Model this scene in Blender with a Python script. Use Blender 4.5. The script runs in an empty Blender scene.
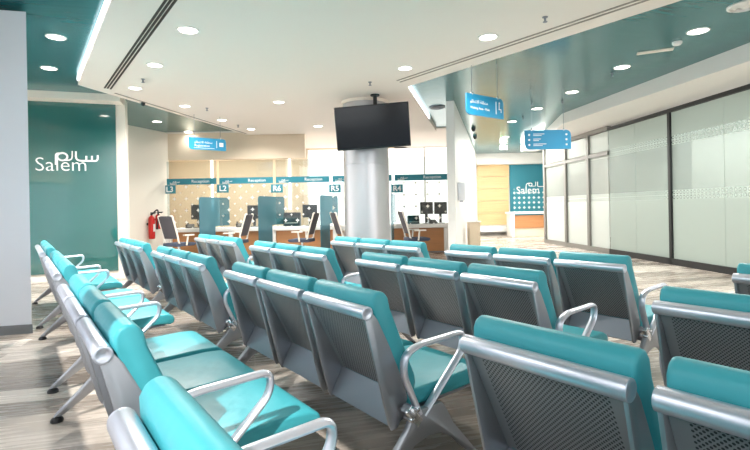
import bpy, bmesh, math, random
from mathutils import Vector, Matrix
random.seed(7)
C = bpy.context.scene.collection
PI = math.pi
# ------------------------------------------------------------------ camera model (used to find real places in the room)
F, PY, RO, CH = 475.0, 208.0, 0.0187, 1.194
TH = math.atan(357/475)
U = Vector((math.sin(TH), -math.cos(TH), 0)); N = Vector((math.cos(TH), math.sin(TH), 0))
def ray(x, y):
    u, v = x-375, y-PY
    return (u-RO*v)/F, (v+RO*u)/F
def atz(x, y, z):
    a, b = ray(x, y); Y = (CH-z)/b
    return Vector((a*Y, Y, z))
def aty(x, y, Y):
    a, b = ray(x, y)
    return Vector((a*Y, Y, CH-b*Y))
G = math.radians(14.5)                                   # the building grid is turned 14.5 degrees from the counters
GX = Vector((math.cos(G), math.sin(G), 0)); GY = Vector((-math.sin(G), math.cos(G), 0))
def on_plane(x, y, p0, n):                               # where the sight line meets a vertical plane
    a, b = ray(x, y); d = Vector((a, 1, -b)); o = Vector((0, 0, CH))
    return o + d*((p0-o).dot(n)/d.dot(n))

# ------------------------------------------------------------------ materials
def lin(c):
    return tuple((v/12.92 if v <= .04045 else ((v+.055)/1.055)**2.4) for v in [q/255 for q in c])+(1,)
def mat(name, rgb, rough=.5, metal=0, spec=.5, emit=None, es=1, coat=0, trans=0, alpha=1):
    m = bpy.data.materials.new(name); m.use_nodes = True
    b = m.node_tree.nodes['Principled BSDF']
    b.inputs['Base Color'].default_value = lin(rgb)
    b.inputs['Roughness'].default_value = rough; b.inputs['Metallic'].default_value = metal
    b.inputs['Specular IOR Level'].default_value = spec
    b.inputs['Coat Weight'].default_value = coat
    b.inputs['Transmission Weight'].default_value = trans; b.inputs['Alpha'].default_value = alpha
    if emit:
        b.inputs['Emission Color'].default_value = lin(emit); b.inputs['Emission Strength'].default_value = es
    return m
class NT:                                               # tiny node helper
    def __init__(s, m): s.t = m.node_tree; s.b = s.t.nodes['Principled BSDF']
    def n(s, typ, **k):
        o = s.t.nodes.new(typ)
        for a, v in k.items(): setattr(o, a, v)
        return o
    def l(s, a, b): s.t.links.new(a, b)
    def math(s, op, a, b=None, c=None):
        o = s.n('ShaderNodeMath', operation=op)
        for i, v in enumerate((a, b, c)):
            if v is None: continue
            if hasattr(v, 'is_linked'): s.l(v, o.inputs[i])
            else: o.inputs[i].default_value = v
        return o.outputs[0]
    def mixc(s, f, a, b):
        o = s.n('ShaderNodeMix', data_type='RGBA')
        if hasattr(f, 'is_linked'): s.l(f, o.inputs[0])
        else: o.inputs[0].default_value = f
        for i, v in ((6, a), (7, b)):
            if hasattr(v, 'is_linked'): s.l(v, o.inputs[i])
            else: o.inputs[i].default_value = v
        return o.outputs[2]
    def xyz(s, rot=None):
        tc = s.n('ShaderNodeTexCoord'); out = tc.outputs['Object']
        if rot:
            mp = s.n('ShaderNodeMapping'); mp.inputs['Rotation'].default_value = rot; s.l(out, mp.inputs[0]); out = mp.outputs[0]
        sp = s.n('ShaderNodeSeparateXYZ'); s.l(out, sp.inputs[0])
        return out, sp.outputs[0], sp.outputs[1], sp.outputs[2]
    def noise(s, vec, scale, detail=3):
        o = s.n('ShaderNodeTexNoise'); o.inputs['Scale'].default_value = scale; o.inputs['Detail'].default_value = detail
        s.l(vec, o.inputs['Vector']); return o.outputs['Fac']
    def bump(s, h, st=.1, dist=.01):
        o = s.n('ShaderNodeBump'); o.inputs['Strength'].default_value = st; o.inputs['Distance'].default_value = dist
        s.l(h, o.inputs['Height']); s.l(o.outputs[0], s.b.inputs['Normal'])

def vinyl(name, rgb):
    m = mat(name, rgb, .42, spec=.4); t = NT(m); v, x, y, z = t.xyz()
    n = t.noise(v, 9, 2)
    t.bump(n, .25, .02)
    return m
M = {}
M['teal'] = vinyl('teal_vinyl', (64, 162, 172))
M['metal'] = mat('silver_metal', (206, 208, 214), .34, .85)
M['rail'] = mat('rail_silver', (214, 216, 226), .34, .8)
M['gun'] = mat('grey_steel', (138, 142, 151), .38, .65)
M['cast'] = mat('cast_aluminium', (164, 166, 171), .4, .8)
M['chrome'] = mat('chrome', (225, 228, 232), .14, 1)
M['black'] = mat('black_plastic', (22, 24, 27), .4)
M['blackmetal'] = mat('black_frame', (26, 28, 30), .45)
M['white'] = mat('white_paint', (236, 234, 230), .55)
M['warm'] = mat('warm_white_paint', (236, 228, 216), .6)
M['beige'] = mat('beige_wall', (228, 212, 190), .6)
M['beigepanel'] = mat('beige_panel', (214, 196, 170), .5)
M['cool'] = mat('pale_grey_paint', (222, 225, 231), .6)
M['ceil'] = mat('white_ceiling', (238, 229, 221), .7)
M['skirt'] = mat('grey_skirting', (120, 122, 124), .5)
M['slot'] = mat('dark_slot', (66, 58, 52), .8)
M['slotgrey'] = mat('grey_slot', (150, 142, 134), .7)
M['glow'] = mat('lamp_diffuser', (255, 255, 255), .5, emit=(255, 250, 240), es=9)
M['strip'] = mat('led_strip', (255, 255, 255), .5, emit=(245, 250, 255), es=2.2)
M['sign'] = mat('sign_blue', (40, 145, 190), .35)
M['ink'] = mat('white_lettering', (245, 247, 247), .5)
M['band'] = mat('band_teal', (42, 128, 146), .45)
M['red'] = mat('red_enamel', (196, 36, 32), .3)
M['wood'] = mat('oak_veneer', (186, 130, 84), .45)
M['palewood'] = mat('maple_veneer', (224, 192, 142), .45)
M['alu'] = mat('brushed_aluminium', (130, 128, 124), .45, .4)
M['screen'] = mat('dark_screen', (9, 13, 19), .16, spec=.3)
M['monitor'] = mat('monitor_back', (58, 54, 54), .45)
M['mesh'] = mat('grey_mesh_fabric', (84, 82, 88), .8)
M['seatnavy'] = mat('navy_fabric', (70, 78, 96), .8)
M['ivory'] = mat('ivory_plastic', (238, 232, 222), .4)
M['daylight'] = mat('daylit_window', (255, 255, 255), .5, emit=(255, 254, 250), es=1.25)
M['steelcol'] = mat('column_cladding', (190, 190, 194), .38, .75)
for k in ('wood', 'palewood'):
    m = M[k]; t = NT(m); v, x, y, z = t.xyz()
    mp = t.n('ShaderNodeMapping'); mp.inputs['Scale'].default_value = (.7, 4, 9); t.l(v, mp.inputs[0])
    n = t.noise(mp.outputs[0], 2.2, 5); c0 = m.node_tree.nodes['Principled BSDF'].inputs['Base Color'].default_value[:]
    t.l(t.mixc(n, tuple(q*.8 for q in c0[:3])+(1,), tuple(min(1, q*1.15) for q in c0[:3])+(1,)), t.b.inputs['Base Color'])
def perforated():
    m = mat('perforated_steel', (150, 152, 156), .38, .75); t = NT(m); v, x, y, z = t.xyz()
    p = .0145
    a = t.math('DIVIDE', x, p); b = t.math('DIVIDE', z, p*.5)
    row = t.math('FLOOR', b)
    sh = t.math('MULTIPLY', t.math('MODULO', row, 2), .5)
    fx = t.math('SUBTRACT', t.math('FRACT', t.math('ADD', a, sh)), .5)
    fz = t.math('MULTIPLY', t.math('SUBTRACT', t.math('FRACT', b), .5), .5)
    d = t.math('SQRT', t.math('ADD', t.math('MULTIPLY', fx, fx), t.math('MULTIPLY', fz, fz)))
    # solid margin at the sides and ends
    k = t.math('LESS_THAN', d, .235)
    ins = t.math('MULTIPLY', t.math('GREATER_THAN', x, .055), t.math('LESS_THAN', x, .445))
    k = t.math('MULTIPLY', k, ins)
    t.l(t.mixc(k, lin((148, 150, 154)), lin((34, 37, 41))), t.b.inputs['Base Color'])
    t.l(t.math('MULTIPLY', t.math('SUBTRACT', 1, k), .55), t.b.inputs['Metallic'])
    return m
M['perf'] = perforated()
def tealceil():
    m = mat('teal_metal_ceiling', (44, 112, 118), .2, .3, spec=.7); t = NT(m); v, x, y, z = t.xyz((0, 0, -G))
    mp = t.n('ShaderNodeMapping'); mp.inputs['Scale'].default_value = (.4, 6, 1); t.l(v, mp.inputs[0])
    n = t.noise(mp.outputs[0], 3, 4)
    t.l(t.mixc(n, lin((36, 104, 110)), lin((52, 122, 126))), t.b.inputs['Base Color'])
    t.l(t.math('ADD', t.math('MULTIPLY', n, .12), .15), t.b.inputs['Roughness'])
    return m
M['tealceil'] = tealceil()
M['salem'] = mat('green_glass_panel', (36, 98, 95), .06, spec=.8, coat=1)
def floor_mat():
    m = mat('wood_look_tile', (150, 138, 126), .3, spec=.45); t = NT(m); v, x, y, z = t.xyz((0, 0, -G))
    br = t.n('ShaderNodeTexBrick'); t.l(v, br.inputs['Vector'])
    br.offset = .37; br.inputs['Scale'].default_value = 1; br.inputs['Brick Width'].default_value = 1.5
    br.inputs['Row Height'].default_value = .25; br.inputs['Mortar Size'].default_value = .0025; br.inputs['Bias'].default_value = 0
    br.inputs['Color1'].default_value = (0, 0, 0, 1); br.inputs['Color2'].default_value = (1, 1, 1, 1); br.inputs['Mortar'].default_value = (.35, .35, .35, 1)
    cr = t.n('ShaderNodeValToRGB'); t.l(br.outputs['Color'], cr.inputs[0])
    e = cr.color_ramp.elements; e[0].position = 0; e[0].color = lin((124, 115, 107)); e[1].position = 1; e[1].color = lin((212, 203, 192))
    q = e.new(.35); q.color = lin((152, 142, 132)); q = e.new(.7); q.color = lin((182, 171, 160))
    mp = t.n('ShaderNodeMapping'); mp.inputs['Scale'].default_value = (1.2, 14, 1); t.l(v, mp.inputs[0])
    n = t.noise(mp.outputs[0], 2.4, 5)
    g = t.mixc(n, (.94, .935, .93, 1), (1.04, 1.035, 1.03, 1))
    mx = t.n('ShaderNodeMix', data_type='RGBA', blend_type='MULTIPLY'); mx.inputs[0].default_value = 1
    t.l(cr.outputs[0], mx.inputs[6]); t.l(g, mx.inputs[7]); t.l(mx.outputs[2], t.b.inputs['Base Color'])
    t.l(t.math('ADD', t.math('MULTIPLY', n, .14), .2), t.b.inputs['Roughness'])
    return m
M['floor'] = floor_mat()
def star_glass(name, clear, stars, tint=(235, 240, 240)):
    """clear glass printed with white four-pointed stars on a grid (object x/z, metres)"""
    m = bpy.data.materials.new(name); m.use_nodes = True; t = NT(m); nt = m.node_tree
    v, x, y, z = t.xyz()
    tr = t.n('ShaderNodeBsdfTransparent'); tr.inputs[0].default_value = lin(tint)
    gl = t.n('ShaderNodeBsdfGlossy'); gl.inputs['Roughness'].default_value = .03
    mix = t.n('ShaderNodeMixShader'); mix.inputs[0].default_value = clear; t.l(tr.outputs[0], mix.inputs[1]); t.l(gl.outputs[0], mix.inputs[2])
    out = nt.nodes['Material Output']; last = mix.outputs[0]
    if stars:
        p, r, top = stars
        def star(ox, oz, rad):
            fx = t.math('ABSOLUTE', t.math('SUBTRACT', t.math('FRACT', t.math('ADD', t.math('DIVIDE', x, p), ox)), .5))
            fz = t.math('ABSOLUTE', t.math('SUBTRACT', t.math('FRACT', t.math('ADD', t.math('DIVIDE', z, p), oz)), .5))
            s_ = t.math('ADD', t.math('POWER', fx, .6), t.math('POWER', fz, .6))
            return t.math('LESS_THAN', s_, rad**.6)
        k = t.math('MAXIMUM', star(0, 0, r), star(.5, .5, r*.62))
        k = t.math('MULTIPLY', k, t.math('LESS_THAN', z, top))
        t.b.inputs['Base Color'].default_value = lin((246, 244, 238)); t.b.inputs['Roughness'].default_value = .6
        m2 = t.n('ShaderNodeMixShader'); t.l(k, m2.inputs[0]); t.l(last, m2.inputs[1]); t.l(t.b.outputs[0], m2.inputs[2]); last = m2.outputs[0]
    else: nt.nodes.remove(t.b)
    t.l(last, out.inputs[0])
    return m
M['counterglass'] = star_glass('printed_counter_glass', .05, (.31, .2, 1.12))
M['tealglass'] = None
def tinted(name, rgb, op, rough=.15):
    m = bpy.data.materials.new(name); m.use_nodes = True; t = NT(m)
    t.b.inputs['Base Color'].default_value = lin(rgb); t.b.inputs['Roughness'].default_value = rough
    tr = t.n('ShaderNodeBsdfTransparent'); tr.inputs[0].default_value = lin((150, 190, 200))
    mx = t.n('ShaderNodeMixShader'); mx.inputs[0].default_value = op
    t.l(tr.outputs[0], mx.inputs[1]); t.l(t.b.outputs[0], mx.inputs[2]); t.l(mx.outputs[0], m.node_tree.nodes['Material Output'].inputs[0])
    return m
M['tealglass'] = tinted('teal_divider_glass', (104, 156, 172), .5)
def frosted(nm, rgb):
    """satin film below and above a clearer belt that is edged by two dotted bands (object z, metres)"""
    m = bpy.data.materials.new(nm); m.use_nodes = True; t = NT(m); v, x, y, z = t.xyz()
    b = t.b; b.inputs['Base Color'].default_value = lin(rgb); b.inputs['Roughness'].default_value = .22
    tl = t.n('ShaderNodeBsdfTranslucent'); tl.inputs[0].default_value = lin((232, 238, 233))
    film = t.n('ShaderNodeMixShader'); film.inputs[0].default_value = .35; t.l(b.outputs[0], film.inputs[1]); t.l(tl.outputs[0], film.inputs[2])
    tr = t.n('ShaderNodeBsdfTransparent'); tr.inputs[0].default_value = lin((232, 238, 234))
    gl = t.n('ShaderNodeBsdfGlossy'); gl.inputs['Roughness'].default_value = .03
    clr = t.n('ShaderNodeMixShader'); clr.inputs[0].default_value = .05; t.l(tr.outputs[0], clr.inputs[1]); t.l(gl.outputs[0], clr.inputs[2])
    lo, hi, w = 1.25, 2.48, .18
    def band(a, bb): return t.math('MULTIPLY', t.math('GREATER_THAN', z, a), t.math('LESS_THAN', z, bb))
    def rings(p, z0):
        fy = t.math('SUBTRACT', t.math('FRACT', t.math('DIVIDE', x, p)), .5)
        fz = t.math('SUBTRACT', t.math('FRACT', t.math('DIVIDE', t.math('SUBTRACT', z, z0), p)), .5)
        d = t.math('SQRT', t.math('ADD', t.math('MULTIPLY', fy, fy), t.math('MULTIPLY', fz, fz)))
        return t.math('MULTIPLY', t.math('GREATER_THAN', d, .2), t.math('LESS_THAN', d, .42))
    bands = t.math('MAXIMUM', t.math('MULTIPLY', band(lo, lo+w), rings(w/2, lo)), t.math('MULTIPLY', band(hi-w, hi), rings(w/2, hi-w)))
    mid = band(lo+w, hi-w)
    op = t.math('SUBTRACT', 1, t.math('MAXIMUM', t.math('MULTIPLY', bands, .75), t.math('MULTIPLY', mid, .66)))
    mx = t.n('ShaderNodeMixShader'); t.l(op, mx.inputs[0]); t.l(clr.outputs[0], mx.inputs[1]); t.l(film.outputs[0], mx.inputs[2])
    t.l(mx.outputs[0], m.node_tree.nodes['Material Output'].inputs[0])
    return m
M['frost'] = frosted('frosted_film_glass', (178, 190, 183)); M['frost2'] = frosted('pale_film_glass', (224, 228, 224))
def lattice():
    m = mat('lattice_print', (52, 140, 156), .4); t = NT(m); v, x, y, z = t.xyz(); p = .2
    fx = t.math('ABSOLUTE', t.math('SUBTRACT', t.math('FRACT', t.math('DIVIDE', x, p)), .5))
    fz = t.math('ABSOLUTE', t.math('SUBTRACT', t.math('FRACT', t.math('DIVIDE', z, p)), .5))
    k = t.math('LESS_THAN', t.math('ADD', fx, fz), .3)
    t.l(t.mixc(k, lin((52, 140, 156)), lin((236, 242, 242))), t.b.inputs['Base Color'])
    return m
M['lattice'] = lattice()

# ------------------------------------------------------------------ mesh helpers
class MB:
    def __init__(s): s.bm = bmesh.new()
    def box(s, c, d, rz=0, R=None):
        mt = Matrix.Translation(c) @ (R if R else Matrix.Rotation(rz, 4, 'Z')) @ Matrix.Diagonal((*d, 1))
        bmesh.ops.create_cube(s.bm, size=1, matrix=mt); return s
    def poly(s, pts, vec):                               # planar outline pushed along vec
        v = [s.bm.verts.new(p) for p in pts]; f = s.bm.faces.new(v)
        r = bmesh.ops.extrude_face_region(s.bm, geom=[f])
        bmesh.ops.translate(s.bm, verts=[g for g in r['geom'] if isinstance(g, bmesh.types.BMVert)], vec=vec); return s
    def prism(s, yz, x0, x1): return s.poly([(x0, a, b) for a, b in yz], (x1-x0, 0, 0))
    def tube(s, path, r, seg=10, r2=None, cap=True):
        P = [Vector(p) for p in path]; rings = []; up = None
        for i, p in enumerate(P):
            t = (P[min(i+1, len(P)-1)]-P[max(i-1, 0)]).normalized()
            if up is None: up = t.orthogonal().normalized() if abs(t.x) > .9 else Vector((1, 0, 0))
            a = (up-t*up.dot(t)).normalized(); b = t.cross(a); up = a
            rr = r[i] if isinstance(r, (list, tuple)) else r; rb = r2 if r2 else rr
            rings.append([s.bm.verts.new(p+a*(rr*math.cos(q*2*PI/seg))+b*(rb*math.sin(q*2*PI/seg))) for q in range(seg)])
        for A, B in zip(rings, rings[1:]):
            for q in range(seg): s.bm.faces.new((A[q], A[(q+1) % seg], B[(q+1) % seg], B[q]))
        if cap: s.bm.faces.new(rings[0]); s.bm.faces.new(rings[-1])
        return s
    def cyl(s, a, b, r, seg=20, r2=None): return s.tube([a, b], [r, r if r2 is None else r2], seg)
    def lathe(s, prof, c=(0, 0, 0), seg=28, R=None):
        rings = []
        for r, z in prof:
            ring = []
            for q in range(seg):
                p = Vector((r*math.cos(q*2*PI/seg), r*math.sin(q*2*PI/seg), z))
                if R: p = R @ p
                ring.append(s.bm.verts.new(p+Vector(c)))
            rings.append(ring)
        for A, B in zip(rings, rings[1:]):
            for q in range(seg): s.bm.faces.new((A[q], A[(q+1) % seg], B[(q+1) % seg], B[q]))
        s.bm.faces.new(rings[0]); s.bm.faces.new(rings[-1]); return s
    def build(s, name, m, parent=None, bevel=0, loc=None, rot=None, smooth=True, bseg=2):
        bm = s.bm
        bmesh.ops.remove_doubles(bm, verts=bm.verts, dist=1e-5)
        bmesh.ops.recalc_face_normals(bm, faces=bm.faces)
        if bevel:
            ed = [e for e in bm.edges if len(e.link_faces) == 2 and e.calc_face_angle(0) > .6]
            bmesh.ops.bevel(bm, geom=ed, offset=bevel, segments=bseg, profile=.5, affect='EDGES', clamp_overlap=True)
        me = bpy.data.meshes.new(name); bm.to_mesh(me); bm.free()
        if smooth: me.shade_smooth(); me.set_sharp_from_angle(angle=.65)
        me.materials.append(m)
        o = bpy.data.objects.new(name, me); C.objects.link(o)
        if parent: o.parent = parent
        if loc is not None: o.location = loc
        if rot is not None: o.rotation_euler = rot
        return o
def catmull(P, n=6):
    P = [Vector(p) for p in P]; out = []
    for i in range(len(P)-1):
        p0, p1, p2, p3 = P[max(i-1, 0)], P[i], P[i+1], P[min(i+2, len(P)-1)]
        for k in range(n):
            t = k/n
            out.append(.5*((2*p1)+(p2-p0)*t+(2*p0-5*p1+4*p2-p3)*t*t+(3*p1-p0-3*p2+p3)*t**3))
    return out+[P[-1]]
def fillet(P, rad, n=5):                                 # polyline with rounded corners (3-D)
    P = [Vector(p) for p in P]; out = [P[0]]
    for i in range(1, len(P)-1):
        r = rad[i-1] if isinstance(rad, (list, tuple)) else rad
        a, b = (P[i-1]-P[i]), (P[i+1]-P[i]); r = min(r, a.length*.48, b.length*.48)
        p, q = P[i]+a.normalized()*r, P[i]+b.normalized()*r
        for k in range(n+1):
            t = k/n; out.append(p*(1-t)**2+P[i]*2*t*(1-t)+q*t*t)
    return out+[P[-1]]
def tag(o, label, cat, group=None):
    o['label'] = label; o['category'] = cat
    if group: o['group'] = group
    return o
def struct(o): o['kind'] = 'structure'; return o
def empty(name, loc=(0, 0, 0), rz=0):
    o = bpy.data.objects.new(name, None); C.objects.link(o); o.location = loc; o.rotation_euler = (0, 0, rz); o.empty_display_size = .1
    return o
def thing(name, label, cat, loc=(0, 0, 0), rz=0, group=None): return tag(empty(name, loc, rz), label, cat, group)
def copy_tree(o, parent=None):
    c = o.copy(); C.objects.link(c)
    if parent: c.parent = parent
    for ch in list(o.children): copy_tree(ch, c)
    return c
def text(name, s, size, m, parent, loc, rot=(PI/2, 0, 0), align='LEFT', depth=.002, bold=0):
    cu = bpy.data.curves.new(name, 'FONT'); cu.body = s; cu.size = size; cu.extrude = depth; cu.align_x = align; cu.align_y = 'CENTER'
    cu.offset = bold; cu.resolution_u = 3
    o = bpy.data.objects.new(name, cu); C.objects.link(o)
    dg = bpy.context.evaluated_depsgraph_get(); me = bpy.data.meshes.new_from_object(o.evaluated_get(dg))
    bpy.data.objects.remove(o); me.name = name; me.materials.clear(); me.materials.append(m)
    o = bpy.data.objects.new(name, me); C.objects.link(o); o.parent = parent; o.location = loc; o.rotation_euler = rot
    return o

# ------------------------------------------------------------------ the room shell
ZT, ZW = 3.29, 3.175                                      # teal ceiling, lower white ceiling
YC = 12.5                                                # plane of the counters
YF = 19.5                                                # far corridor wall
struct(MB().box((1, 6, -.05), (34, 34, .1)).build('floor', M['floor'], smooth=False))
# teal upper ceiling, one sheet, with the white ceiling hung under it
QF = -1.25
def ru(s_, q_, z=0): p = U*s_+N*q_; return Vector((p.x, p.y, z))
cpts = [ru(-9.5, QF), ru(7, QF), Vector((10, -5, 0)), Vector((10, 19.4, 0)), Vector((-10.5, 19.4, 0)), Vector((-10.5, 6.3, 0))]
cpts = [p for p in cpts]
struct(MB().poly([(p.x, p.y, ZT) for p in cpts], (0, 0, .1)).build('ceiling', M['tealceil'], smooth=False))
# unseen window wall behind the seating, its openings shaped to place the sun patches
fa = struct(empty('wall_front', ru(0, QF), math.atan2(U.y, U.x)))
def fbox(a, b, z0, z1, nm, m): MB().box(((a+b)/2, -.06, (z0+z1)/2), (b-a, .12, z1-z0)).build(nm, m, fa, smooth=False)
SILL = 1.9
fbox(-9.5, 7, 0, .1, 'sill_wall', M['warm'])
bl = bpy.data.materials.new('rear_fill_sheet'); bl.use_nodes = True; tb = NT(bl); tb.b.inputs['Base Color'].default_value = (.7, .74, .8, 1)  # translucent sheet added to spread daylight as soft fill from behind
tt = tb.n('ShaderNodeBsdfTranslucent'); tt.inputs[0].default_value = (.9, .93, .97, 1); tm = tb.n('ShaderNodeMixShader'); tm.inputs[0].default_value = .4
tb.l(tb.b.outputs[0], tm.inputs[1]); tb.l(tt.outputs[0], tm.inputs[2]); tb.l(tm.outputs[0], bl.node_tree.nodes['Material Output'].inputs[0])
for k in range(11): MB().box((-8.75+k*1.5, -.05, (SILL+.1)/2), (1.49, .01, SILL-.1)).build('fill_sheet', bl, fa, smooth=False)  # added out-of-view sheets, soft rear fill below the openings
fbox(-9.5, 7, 3.24, ZT+.1, 'lintel', M['warm'])
for a, b in ((-9.5, -4.2), (-1.55, -.85), (.6, .9), (2.8, 7)): fbox(a, b, SILL, 3.24, 'sun_mask_pier', M['warm'])  # unseen piers placed to mask the sun between its patches
A = atz(78, 85, ZW); A2 = atz(112, 0, ZW); B = atz(240, 133, ZW); D = atz(407, 87, ZW); D2 = atz(683, 0, ZW); E_ = atz(429.5, 121, ZW)
def ext(p, q, Y): return p+(q-p)*((Y-p.y)/(q.y-p.y))
def extn(p, q, t): return p+(q-p)*t
WP = [extn(A, A2, 4.2), A, ext(A, B, YC-.02), ext(D, E_, YC-.02), D, extn(D, D2, 2.6)]
struct(MB().poly([(p.x, p.y, ZW) for p in WP], (0, 0, ZT-ZW)).build('ceiling.001', M['ceil'], smooth=False))
# cove light strips on the edges of the white ceiling
def strip(name, p, q, out, label):
    d = (q-p).normalized(); nrm = Vector((d.y, -d.x, 0))*out
    o = MB().poly([p+nrm*.003+Vector((0, 0, .035)), q+nrm*.003+Vector((0, 0, .035)), q+nrm*.003+Vector((0, 0, .1)), p+nrm*.003+Vector((0, 0, .1))], nrm*.02).build(name, M['strip'], smooth=False)
    return tag(o, label, 'light strip')
strip('cove_light', extn(A, A2, .04), extn(A, A2, 2.2), 1, 'white light strip along the left edge of the white ceiling')
strip('cove_light', extn(D, E_, .06), extn(D, E_, .97), 1, 'short white light strip on ceiling edge right of the hanging television')
# slots in the white ceiling (thin dark recess liners set into its underside)
def slot(name, lines, w, m, label):
    b = MB()
    for p, q in lines:
        p, q = atz(*p, ZW), atz(*q, ZW); d = (q-p).normalized(); s_ = Vector((d.y, -d.x, 0))*w/2
        b.poly([p+s_-Vector((0, 0, .006)), q+s_-Vector((0, 0, .006)), q-s_-Vector((0, 0, .006)), p-s_-Vector((0, 0, .006))], (0, 0, .0055))
    return tag(b.build(name, m, smooth=False), label, 'air vent')
slot('slot_diffuser', [((104.5, 88), (170, -6)), ((107.5, 88.3), (175, -6)), ((110.5, 89), (180, -6))], .025, M['slot'], 'dark triple slot air diffuser in the white ceiling near its left edge')
slot('slot_diffuser', [((397, 80.5), (640, -1)), ((400, 82), (650, -1))], .03, M['slotgrey'], 'grey double slot air diffuser along the right side of the white ceiling')
slot('slot_diffuser', [((115, 93), (246, 133.5))], .035, M['slotgrey'], 'thin brownish slot air diffuser at the far left end of the white ceiling')
# near left wall block
p2 = atz(32, 333, 0); p1 = p2-GX
wl = (p2-p1).normalized(); p0 = p2-wl*3
vd = Vector((p2.x, p2.y, 0)).normalized()*.3-wl*.03
struct(MB().poly([p0, p2, p2+vd, p0+vd], (0, 0, 3.235)).build('wall_left', M['cool'], smooth=False))
nrm = Vector((wl.y, -wl.x, 0))
struct(MB().poly([p0+nrm*.012, p2+nrm*.012+wl*.012, p2+vd, p0+vd], (0, 0, .09)).build('baseboard_left', M['skirt'], smooth=False))
# wall with the green panel
s0 = atz(30, 283, 0); s1 = atz(117, 278, 0); sd = (s1-s0).normalized(); sn = Vector((sd.y, -sd.x, 0))
sl = s0-sd*3; sr = atz(130, 276, 0); sr = s0+sd*(sr-s0).dot(sd)
struct(MB().poly([sl, sr, sr-sn*.25, sl-sn*.25], (0, 0, ZT)).build('wall_back', M['warm'], smooth=False))
struct(MB().poly([sl+sn*.015, sr+sn*.015, sr-sn*.0, sl-sn*.0], (0, 0, .1)).build('baseboard_back', M['warm'], smooth=False))
struct(MB().poly([sl+sn*.35, sr+sn*.35-sd*.02, sr-sd*.02, sl], (0, 0, .12)).build('trim_13', M['warm'], loc=(0, 0, ZT-.12), smooth=False))
# side wall running back to the counters
w1 = Vector(((165-375-RO*-60)/F*YC*1.0, YC, 0)); w0 = w1+Vector((-.62, -1.9, 0)); wd = (w1-w0).normalized(); wn = Vector((wd.y, -wd.x, 0))
w1e = w0+wd*((YC+.12-w0.y)/wd.y)
struct(MB().poly([w0, w1e, w1e-wn*.2, w0-wn*.2], (0, 0, ZT)).build('wall_left.001', M['warm'], smooth=False))
struct(MB().poly([w0+wn*.012, w1e+wn*.012, w1e, w0], (0, 0, .1)).build('baseboard_left.001', M['warm'], smooth=False))
# back office behind the counters
YB = 16.2
struct(MB().poly([(w1e.x, YC+.14, 0), (-8.0, YB, 0), (-8.2, YB, 0), (w1e.x-.2, YC+.14, 0)], (0, 0, ZT)).build('wall_left.002', M['beige'], smooth=False))
struct(MB().box((-4.1, YB+.1, ZT/2), (10.4, .2, ZT)).build('wall_back.001', M['beige'], smooth=False))
struct(MB().box((1.9, YB+.1, ZT/2), (2.4, .2, ZT)).build('wall_back.002', M['white'], smooth=False))
xr_ = aty(306, 200, YC+.15).x
struct(MB().box((w1.x/2+xr_/2, YC+.2, (2.56+ZT)/2), (xr_-w1.x, .2, ZT-2.56)).build('trim_12', M['beige'], smooth=False))
struct(MB().poly([(w1.x-.1, YC+.02, ZT-.03), (w1.x-2.9, 16.3, ZT-.03), (3.2, 16.3, ZT-.03), (2.24, YC+.02, ZT-.03)], (0, 0, .03)).build('ceiling.003', M['ceil'], smooth=False))
# corridor: left wall from the white post, far wall
q0 = Vector((1.60, 9.4, 0)); cd = Vector((math.sin(G), math.cos(G), 0)); cn = Vector((cd.y, -cd.x, 0))
q1 = q0+cd*((YF-q0.y)/cd.y)
struct(MB().poly([q0-cn*.16, q0, q1, q1-cn*.16], (0, 0, ZT)).build('wall_right', M['white'], smooth=False))
struct(MB().box((6, YF+.1, ZT/2), (8, .2, ZT)).build('wall_back.003', M['white'], smooth=False))
struct(MB().box((6, YF-.25, (2.86+ZT)/2), (8, .5, ZT-2.86)).build('trim_1', M['white'], smooth=False))

# right glazed wall: soffit, black framed bays, aluminium storefront
g0 = atz(749.5, 277.5, 0); g1 = atz(609, 253.5, 0); gd = (g1-g0).normalized(); gn = Vector((-gd.y, gd.x, 0))   # gn points into the room (-x)
if gn.x > 0: gn = -gn
ZG = 2.99
ga = g0-gd*2.4; gb = g0+gd*9.0
S = [atz(750, 50, ZT-.1), atz(562, 118, ZT-.1), atz(551, 128, ZT-.1)]
sA = S[0]+(S[0]-S[1])*.9
struct(MB().poly([(sA.x, sA.y, ZG+.06), (S[1].x, S[1].y, ZG+.06), (S[2].x+.25, S[2].y+1.2, ZG+.06), (gb.x-.2, gb.y, ZG+.06), (gb.x+.3, gb.y, ZG+.06), (ga.x+.3, ga.y, ZG+.06)], (0, 0, ZT-ZG-.06)).build('ceiling.002', M['white'], smooth=False))
struct(MB().poly([ga, gb, gb-gn*.3, ga-gn*.3], (0, 0, .06)).build('baseboard_right', M['alu'], smooth=False)) if False else None
def wall_frame(p, d, n):                                 # empty whose local x runs along d
    o = empty('w', p, math.atan2(d.y, d.x)); return o
def along(px, py):                                       # distance from g0 along the glass wall of the sight line px
    p = on_plane(px, py, g0, gn); return (p-g0).dot(gd), p.z
Lpost = along(671.5, 190)[0]; Lend = along(609, 190)[0]; Lm1 = along(725, 190)[0]; Lm2 = along(636, 190)[0]
def bay(idx, a, b, mids, label_n):
    e = empty('window_%d' % idx, g0, math.atan2(gd.y, gd.x)); struct(e)
    fr = MB()
    fr.box(((a+b)/2, 0, ZG-.03), (b-a+.06, .09, .07)).box(((a+b)/2, 0, .06), (b-a+.06, .09, .12))
    if idx == 1: fr.box((b, 0, ZG/2), (.07, .09, ZG))
    fr.build('frame', M['blackmetal'], e, smooth=False)
    xs = [a+.035]+mids+[b-.035]
    for i in range(len(xs)-1):
        MB().box(((xs[i]+xs[i+1])/2, 0, ZG/2+.02), (xs[i+1]-xs[i]-.008, .014, ZG-.18)).build('pane', M['frost'], e, smooth=False)
    return e
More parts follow.
